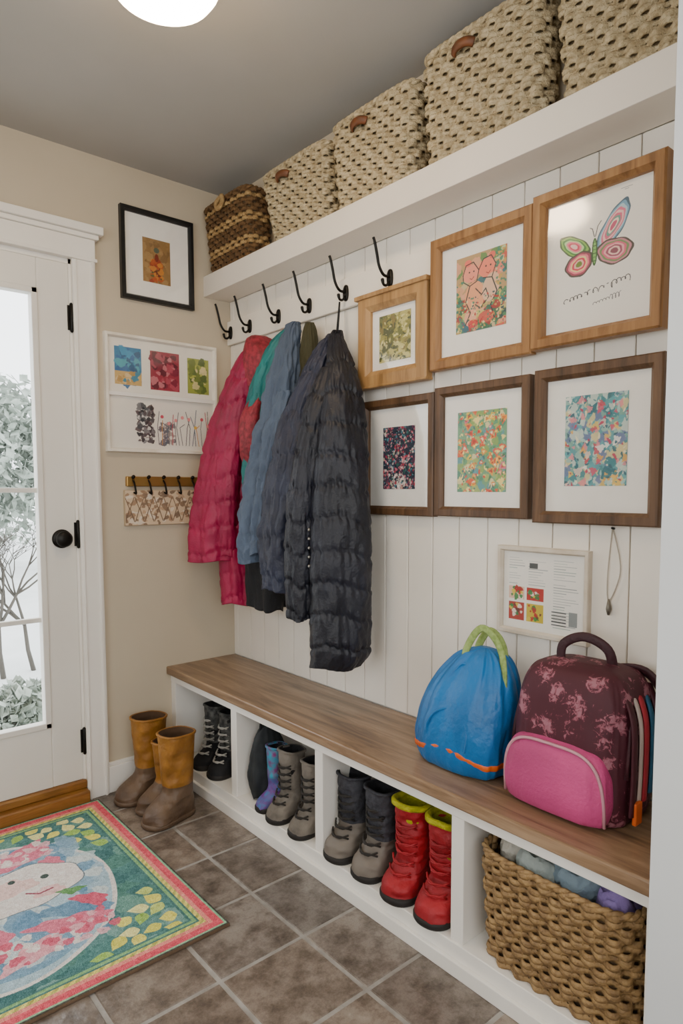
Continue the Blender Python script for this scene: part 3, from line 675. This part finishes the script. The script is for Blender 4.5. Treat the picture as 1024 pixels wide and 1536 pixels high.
# ------------------------------------------------------------ bags on bench
ZB=.396
bb=empty('blue_drawstring_backpack')
M_blue=fab('azure_nylon','046AAC','035288',.45,.03,.3,60)
M_oran=mat('orange_trim','D8601A',.5); M_green=mat('green_webbing','80984A',.7,'A0B46C',80,.3,200)
def bagring(z,cx,cy,hx,hy,e=2.3,n=96,pleat=0,seed=0,wr=0):
    R=[]
    for k in range(n):
        a=2*math.pi*k/n;c=math.cos(a);s=math.sin(a)
        f=1+pleat*(math.sin(9*a+seed)*.5+math.sin(17*a+seed+z*3)*.5)+.04*noise.noise(Vector((c*1.8+seed,s*1.8,z*6)))
        if wr: f+=wr*(.6*noise.fractal(Vector((c*3+seed*2,s*3,z*7)),.9,2,3)+.6*(.3-abs(noise.noise(Vector((c*5+seed,s*5,z*4))))))
        R.append((cx+math.copysign(abs(c)**(2/e),c)*hx*f,cy+math.copysign(abs(s)**(2/e),s)*hy*f,z))
    return R
prof=[(0,.001,-.175,-1.478,.06,.11,0),(0,.008,-.175,-1.478,.078,.132,0),(0,.04,-.175,-1.478,.09,.142,.0),(0,.10,-.172,-1.485,.096,.143,.008),(0,.17,-.165,-1.494,.092,.136,.022),(0,.23,-.155,-1.505,.082,.118,.045),(0,.28,-.145,-1.515,.064,.090,.08),(0,.312,-.14,-1.52,.044,.060,.11),(0,.328,-.138,-1.522,.012,.018,.11)]
S=spline(prof,90)
meshobj('bag_body',*loftVF([bagring(ZB+s[1],s[2],s[3],s[4],s[5],2.6,160,s[6],2,.07) for s in S]),M_blue,bb)
band=[]
for (z,sc) in ((.030,1.0),(.033,1.022),(.044,1.022),(.047,1.0)):
    s=min(S,key=lambda q:abs(q[1]-z)); band.append(bagring(ZB+z,s[2],s[3],s[4]*sc+.001,s[5]*sc+.001,2.6,160,s[6],2,.07))
def slope(R): return [(p[0],p[1],p[2]+.014+.014*math.cos((p[1]+1.485)/.15*3.0)) for p in R]
meshobj('orange_band',*loftVF([slope(r) for r in band],False,False),M_oran,bb)
tube('front_seam',spline([(-.262,-1.43,ZB+.075),(-.268,-1.43,ZB+.12),(-.262,-1.455,ZB+.16),(-.25,-1.50,ZB+.175),(-.255,-1.545,ZB+.155),(-.262,-1.56,ZB+.11),(-.262,-1.555,ZB+.075)],40),.0035,M_blue,bb,6)
for dx,y0_,y1_,h in ((-.175,-1.485,-1.61,.0),(-.13,-1.49,-1.585,.015)):
    tube('webbing_handle',spline([(dx,y0_,ZB+.25),(dx-.005,y0_-.005,ZB+.32),(dx+.01,(y0_+y1_)/2+.015,ZB+.385-h),(dx+.015,y1_+.02,ZB+.33),(dx,y1_,ZB+.22)],30),.010,M_green,bb,8,False,.25,(0,0,1))
tube('drawcord',spline([(-.24,-1.45,ZB+.20),(-.225,-1.47,ZB+.25),(-.20,-1.50,ZB+.288),(-.21,-1.54,ZB+.25),(-.235,-1.56,ZB+.18)],24),.003,M_blue,bb)
bp_=empty('burgundy_school_backpack')
def burg():
    m,nt,b=newmat('burgundy_print'); N=nt.nodes;L=nt.links
    tc=N.new('ShaderNodeTexCoord'); v=N.new('ShaderNodeTexNoise'); v.inputs['Scale'].default_value=60; v.inputs['Detail'].default_value=4; v.inputs['Roughness'].default_value=.7; v.inputs['Distortion'].default_value=1.0
    L.new(tc.outputs['Object'],v.inputs['Vector'])
    v2=N.new('ShaderNodeTexVoronoi'); v2.inputs['Scale'].default_value=19; L.new(tc.outputs['Object'],v2.inputs['Vector'])
    mm=N.new('ShaderNodeMath'); mm.operation='MULTIPLY_ADD'; mm.inputs[1].default_value=-.50; L.new(v2.outputs['Distance'],mm.inputs[0]); L.new(v.outputs['Fac'],mm.inputs[2])
    r=ramp(nt,[(.25,'44101F'),(.325,'4C1426'),(.355,'844250'),(.44,'9A6470')]); L.new(mm.outputs[0],r.inputs['Fac']); L.new(r.outputs[0],b.inputs['Base Color']); b.inputs['Roughness'].default_value=.65
    return m
M_burg=burg(); M_burgd=fab('burgundy_webbing','3C0C1A','2C0812',.6,.02); M_pk=fab('pink_canvas','C84680','A8386A',.65,.03)
prof=[(.001,.085,.125),(.008,.10,.138),(.05,.108,.144),(.12,.11,.145),(.2,.108,.144),(.265,.102,.138),(.305,.090,.126),(.332,.070,.104),(.345,.03,.05)]
S=spline([(z,hx,hy) for z,hx,hy in prof],60)
meshobj('pack_body',*loftVF([bagring(ZB+z,-.128+.03*z,-1.805,hx,hy,4.0,140,.0,6,.04) for z,hx,hy in S]),M_burg,bp_)
prof=[(.004,.02,.09),(.012,.04,.12),(.05,.052,.13),(.10,.05,.128),(.14,.042,.118),(.165,.028,.095),(.175,.006,.04)]
S2=spline(prof,36)
meshobj('front_pocket',*loftVF([bagring(ZB+z,-.222,-1.797,hx,hy,3.2,96,.0,3,.06) for z,hx,hy in S2]),M_pk,bp_)
pts=[]
for k in range(41):
    a=math.pi*k/40; pts.append((-.243-.012*math.sin(a)**.5,-1.797+.128*math.copysign(abs(math.cos(a))**.5,math.cos(a)),ZB+.015+.155*math.sin(a)**.6))
tube('pocket_piping',pts,.004,mat('piping','C8909C',.5),bp_,6)
pts=[]
for k in range(41):
    a=math.pi*k/40; pts.append((-.20+.055*math.sin(a),-1.805+.146*math.copysign(abs(math.cos(a))**.5,math.cos(a)),ZB+.12+.20*math.sin(a)**.7))
tube('main_zip',pts,.005,M_burgd,bp_,6)
tube('top_handle',spline([(-.13,-1.745,ZB+.325),(-.13,-1.75,ZB+.375),(-.12,-1.80,ZB+.40),(-.11,-1.855,ZB+.375),(-.10,-1.865,ZB+.31)],28),.012,M_burgd,bp_,10,False,.4)
for k,(cc,x,w) in enumerate((('45101F',-.185,.014),('C8B8B0',-.155,.010),('A82030',-.13,.013),('1F5A78',-.10,.012),('45101F',-.07,.016))):
    tube('side_strap_%d'%k,spline([(x+.02,-1.925,ZB+.30),(x,-1.957,ZB+.24),(x-.004,-1.962,ZB+.14),(x-.010,-1.962,ZB+.04+.01*k)],24),w,mat('strap_%d'%k,cc,.6),bp_,8,False,.35,(0,1,0))
box('orange_tag',(-.195,-.165),(-1.972,-1.962),(ZB+.02,ZB+.07),M_oran,bp_,.003)
tube('shoulder_strap',spline([(-.06,-1.84,ZB+.32),(-.05,-1.92,ZB+.325),(-.055,-1.975,ZB+.25),(-.06,-1.98,ZB+.14),(-.07,-1.96,ZB+.05)],30),.020,M_burgd,bp_,10,False,.4,(0,1,0))

# ------------------------------------------------------------ rug
RX0,RX1,RY0,RY1=-1.56,-.662,-1.050,-.055
W_=RX1-RX0;H_=RY1-RY0
c=Cv(600,660,'528682')
def u(x): return (x-RX0)/W_
def v(y): return (RY1-y)/H_
dm=np.minimum(np.minimum(c.X,1-c.X)*W_,np.minimum(c.Y,1-c.Y)*H_)
g=random.Random(5)
X,Y=c.X,c.Y
c.dabs(160,['62928E','447676','72A294','568A7E','80AAA2'],.02,.05,seed=80)
def leaf(x,y,a,L,Wd,col):
    dx=(c.X-u(x))*W_; dy=(c.Y-v(y))*H_; ca,sa=math.cos(a),math.sin(a)
    p=(dx*ca+dy*sa)/L; q=(-dx*sa+dy*ca)/Wd
    c.put((abs(p)<1)&(abs(q)<(1-p*p)*(1+.6*p)),col)
for gx in range(8):
    for gy in range(17):
        x=-1.10+gx*.052+g.uniform(-.008,.008); y=-.955+gy*.052+(gx%2)*.026+g.uniform(-.008,.008)
        if x>-.752 or (x+1.17)**2+(y+.56)**2<.160 or y>-.135 or y<-.965: continue
        leaf(x,y,g.uniform(-1.0,1.4),g.uniform(.024,.032),g.uniform(.017,.023),g.choice(['EEE46C','E6DE64','F4EEA0','A6CC66','CCDA78','F0E674']))
cx,cy=-1.17,-.56
c.ell(u(cx),v(cy),.395,.41,'ECE6E0',0,1,.012);c.ell(u(cx),v(cy),.380,.395,'B0CCD6',0,1,.015);c.ell(u(cx),v(cy),.35,.365,'80A8C2',0,1,.02,1)
c.ell(u(cx-.02),v(cy+.02),.30,.32,'B6D0DA',0,1,.03,2)
c.dabs(120,['92B4CA','ACC8D4','6F9ABA','CCDEDE','5F8CAE','DCE4E0'],.012,.045,(u(-1.45),v(-.25),u(-.86),v(-.86)),81,2.8,.8)
c.ell(u(-1.03),v(-.31),.13,.05,'E87E94',-.5,1,.18,1);c.ell(u(-1.16),v(-.27),.10,.042,'E06078',.2,1,.18,2);c.ell(u(-.95),v(-.40),.05,.035,'E87E94',.9,1,.18,4)
c.ell(u(-1.05),v(-.50),.184,.134,'6A7A80',-.2,1,.06,3)
c.ell(u(-1.05),v(-.50),.180,.130,'F4EAE2',-.2,1,.06,3);c.ell(u(-1.10),v(-.48),.09,.05,'F4D0C8',-.2,1,.15,3);c.ell(u(-1.0),v(-.56),.05,.03,'F4C8C4',.2,1,.15,3)
c.ell(u(-.95),v(-.60),.04,.018,'6AA060',.3,1,.2);c.ell(u(-.99),v(-.47),.014,.014,'40504A');c.ell(u(-1.08),v(-.44),.012,.012,'40504A')
c.line([(u(-1.06),v(-.53)),(u(-1.03),v(-.555)),(u(-.99),v(-.55))],.004,'A04858')
c.ell(u(-1.0),v(-.76),.11,.045,'E87E94',.4,1,.2,1);c.ell(u(-1.12),v(-.82),.09,.04,'F0A8B2',-.3,1,.18,2);c.ell(u(-.92),v(-.68),.06,.03,'E06078',.8,1,.16,2);c.ell(u(-1.2),v(-.70),.07,.05,'E87E94',.8,1,.16,2)
c.dabs(60,['F2B8C0','E87E94','F8ECE4','F4D0D0'],.008,.024,(u(-1.25),v(-.24),u(-.92),v(-.34)),82)
c.dabs(40,['F2B8C0','F8ECE4','E06078'],.008,.02,(u(-1.2),v(-.74),u(-.9),v(-.85)),83)
c.put(dm<.086,'4A7C78'); c.put(dm<.078,'8CBC80'); c.put(dm<.068,'4A7C78')
c.put(dm<.062,'F0E078'); ph=((X*W_+Y*H_)*70).astype(int)%2==0
c.put((dm<.062)&(dm>.048)&ph,'C8C064'); c.put(dm<.048,'F49488'); c.put(dm<.034,'EA5A6A'); c.put(dm<.012,'92C49A'); c.put(dm<.006,'4A4A42')
nzz=rng.normal(size=(c.h,c.w,1))*.06; lf=np.repeat(np.repeat(rng.normal(size=(c.h//6+1,c.w//6+1,1)),6,0),6,1)[:c.h,:c.w]*.025
c.a=np.clip(c.a+nzz+lf,0,1)
rug=empty('illustrated_area_rug')
box('rug_backing',(RX0,RX1),(RY0,RY1),(FZ,FZ+.010),mat('rug_backing','6A5440',.9,bump=.5,bscale=200),rug,.003)
canvas_obj('rug_pile',c,(RX0+.002,RY1-.002,FZ+.0108),(W_-.004,0,0),(0,-(H_-.004),0),rug,attrmat('rug_fibre',.95,.6))

# ------------------------------------------------------------ lights
def lamp(name,x,y,strength,col):
    e=empty(name); D=.042; k=.88
    mb=MB(); mb.add(lathe([(0,.12*k),(-.012-D*.5,.14*k),(-.034-D,.155*k),(-.040-D,.15*k)],(x,y,H),'z',40)); mb.obj('lamp_base',mat('lamp_base_paint','E8D8B8',.4),e)
    m,nt,b=newmat('lamp_glass'); b.inputs['Base Color'].default_value=(1,.95,.85,1); b.inputs['Emission Color'].default_value=col; b.inputs['Emission Strength'].default_value=strength
    pr=[(-.04,.148),(-.055,.147),(-.075,.130),(-.09,.095),(-.098,.05),(-.10,.004)]
    meshobj('glass_dome',*lathe([(d-D,r*k) for d,r in pr],(x,y,H),'z',40),m,e)
lamp('added_fill_lamp',-.835,-1.100,44,(1,.75,.48,1))
lamp('added_fill_lamp',-1.75,-2.9,21,(1,.88,.74,1))  # unseen second lamp, added behind the camera to brighten the room
w=bpy.data.worlds.new('overcast_sky'); bpy.context.scene.world=w; w.use_nodes=True
bg=w.node_tree.nodes['Background']; bg.inputs[0].default_value=(.93,.97,1,1); bg.inputs[1].default_value=4.6

# ------------------------------------------------------------ camera
cam=bpy.data.cameras.new('camera'); co=bpy.data.objects.new('camera',cam); link(co)
cam.sensor_fit='VERTICAL'; cam.sensor_height=24; cam.lens=994/1536*24
cam.shift_y=(806.8-768)/1536
yaw,pi_,ro=math.radians(40.558),math.radians(4.162),math.radians(-.11)
Fv=Vector((math.sin(yaw)*math.cos(pi_),math.cos(yaw)*math.cos(pi_),-math.sin(pi_)))
Rv=Vector((math.cos(yaw),-math.sin(yaw),0)); Uv=Rv.cross(Fv)
R2=Rv*math.cos(ro)+Uv*math.sin(ro);U2=Uv*math.cos(ro)-Rv*math.sin(ro)
Mx=Matrix((R2,U2,-Fv)).transposed().to_4x4(); Mx.translation=Vector((-1.585,-2.614,1.15)); co.matrix_world=Mx
cam.clip_start=.02
bpy.context.scene.camera=co
bpy.context.view_layer.update()
for o in bpy.context.scene.objects:
    if o.parent is None: o.location.z+=-FZ
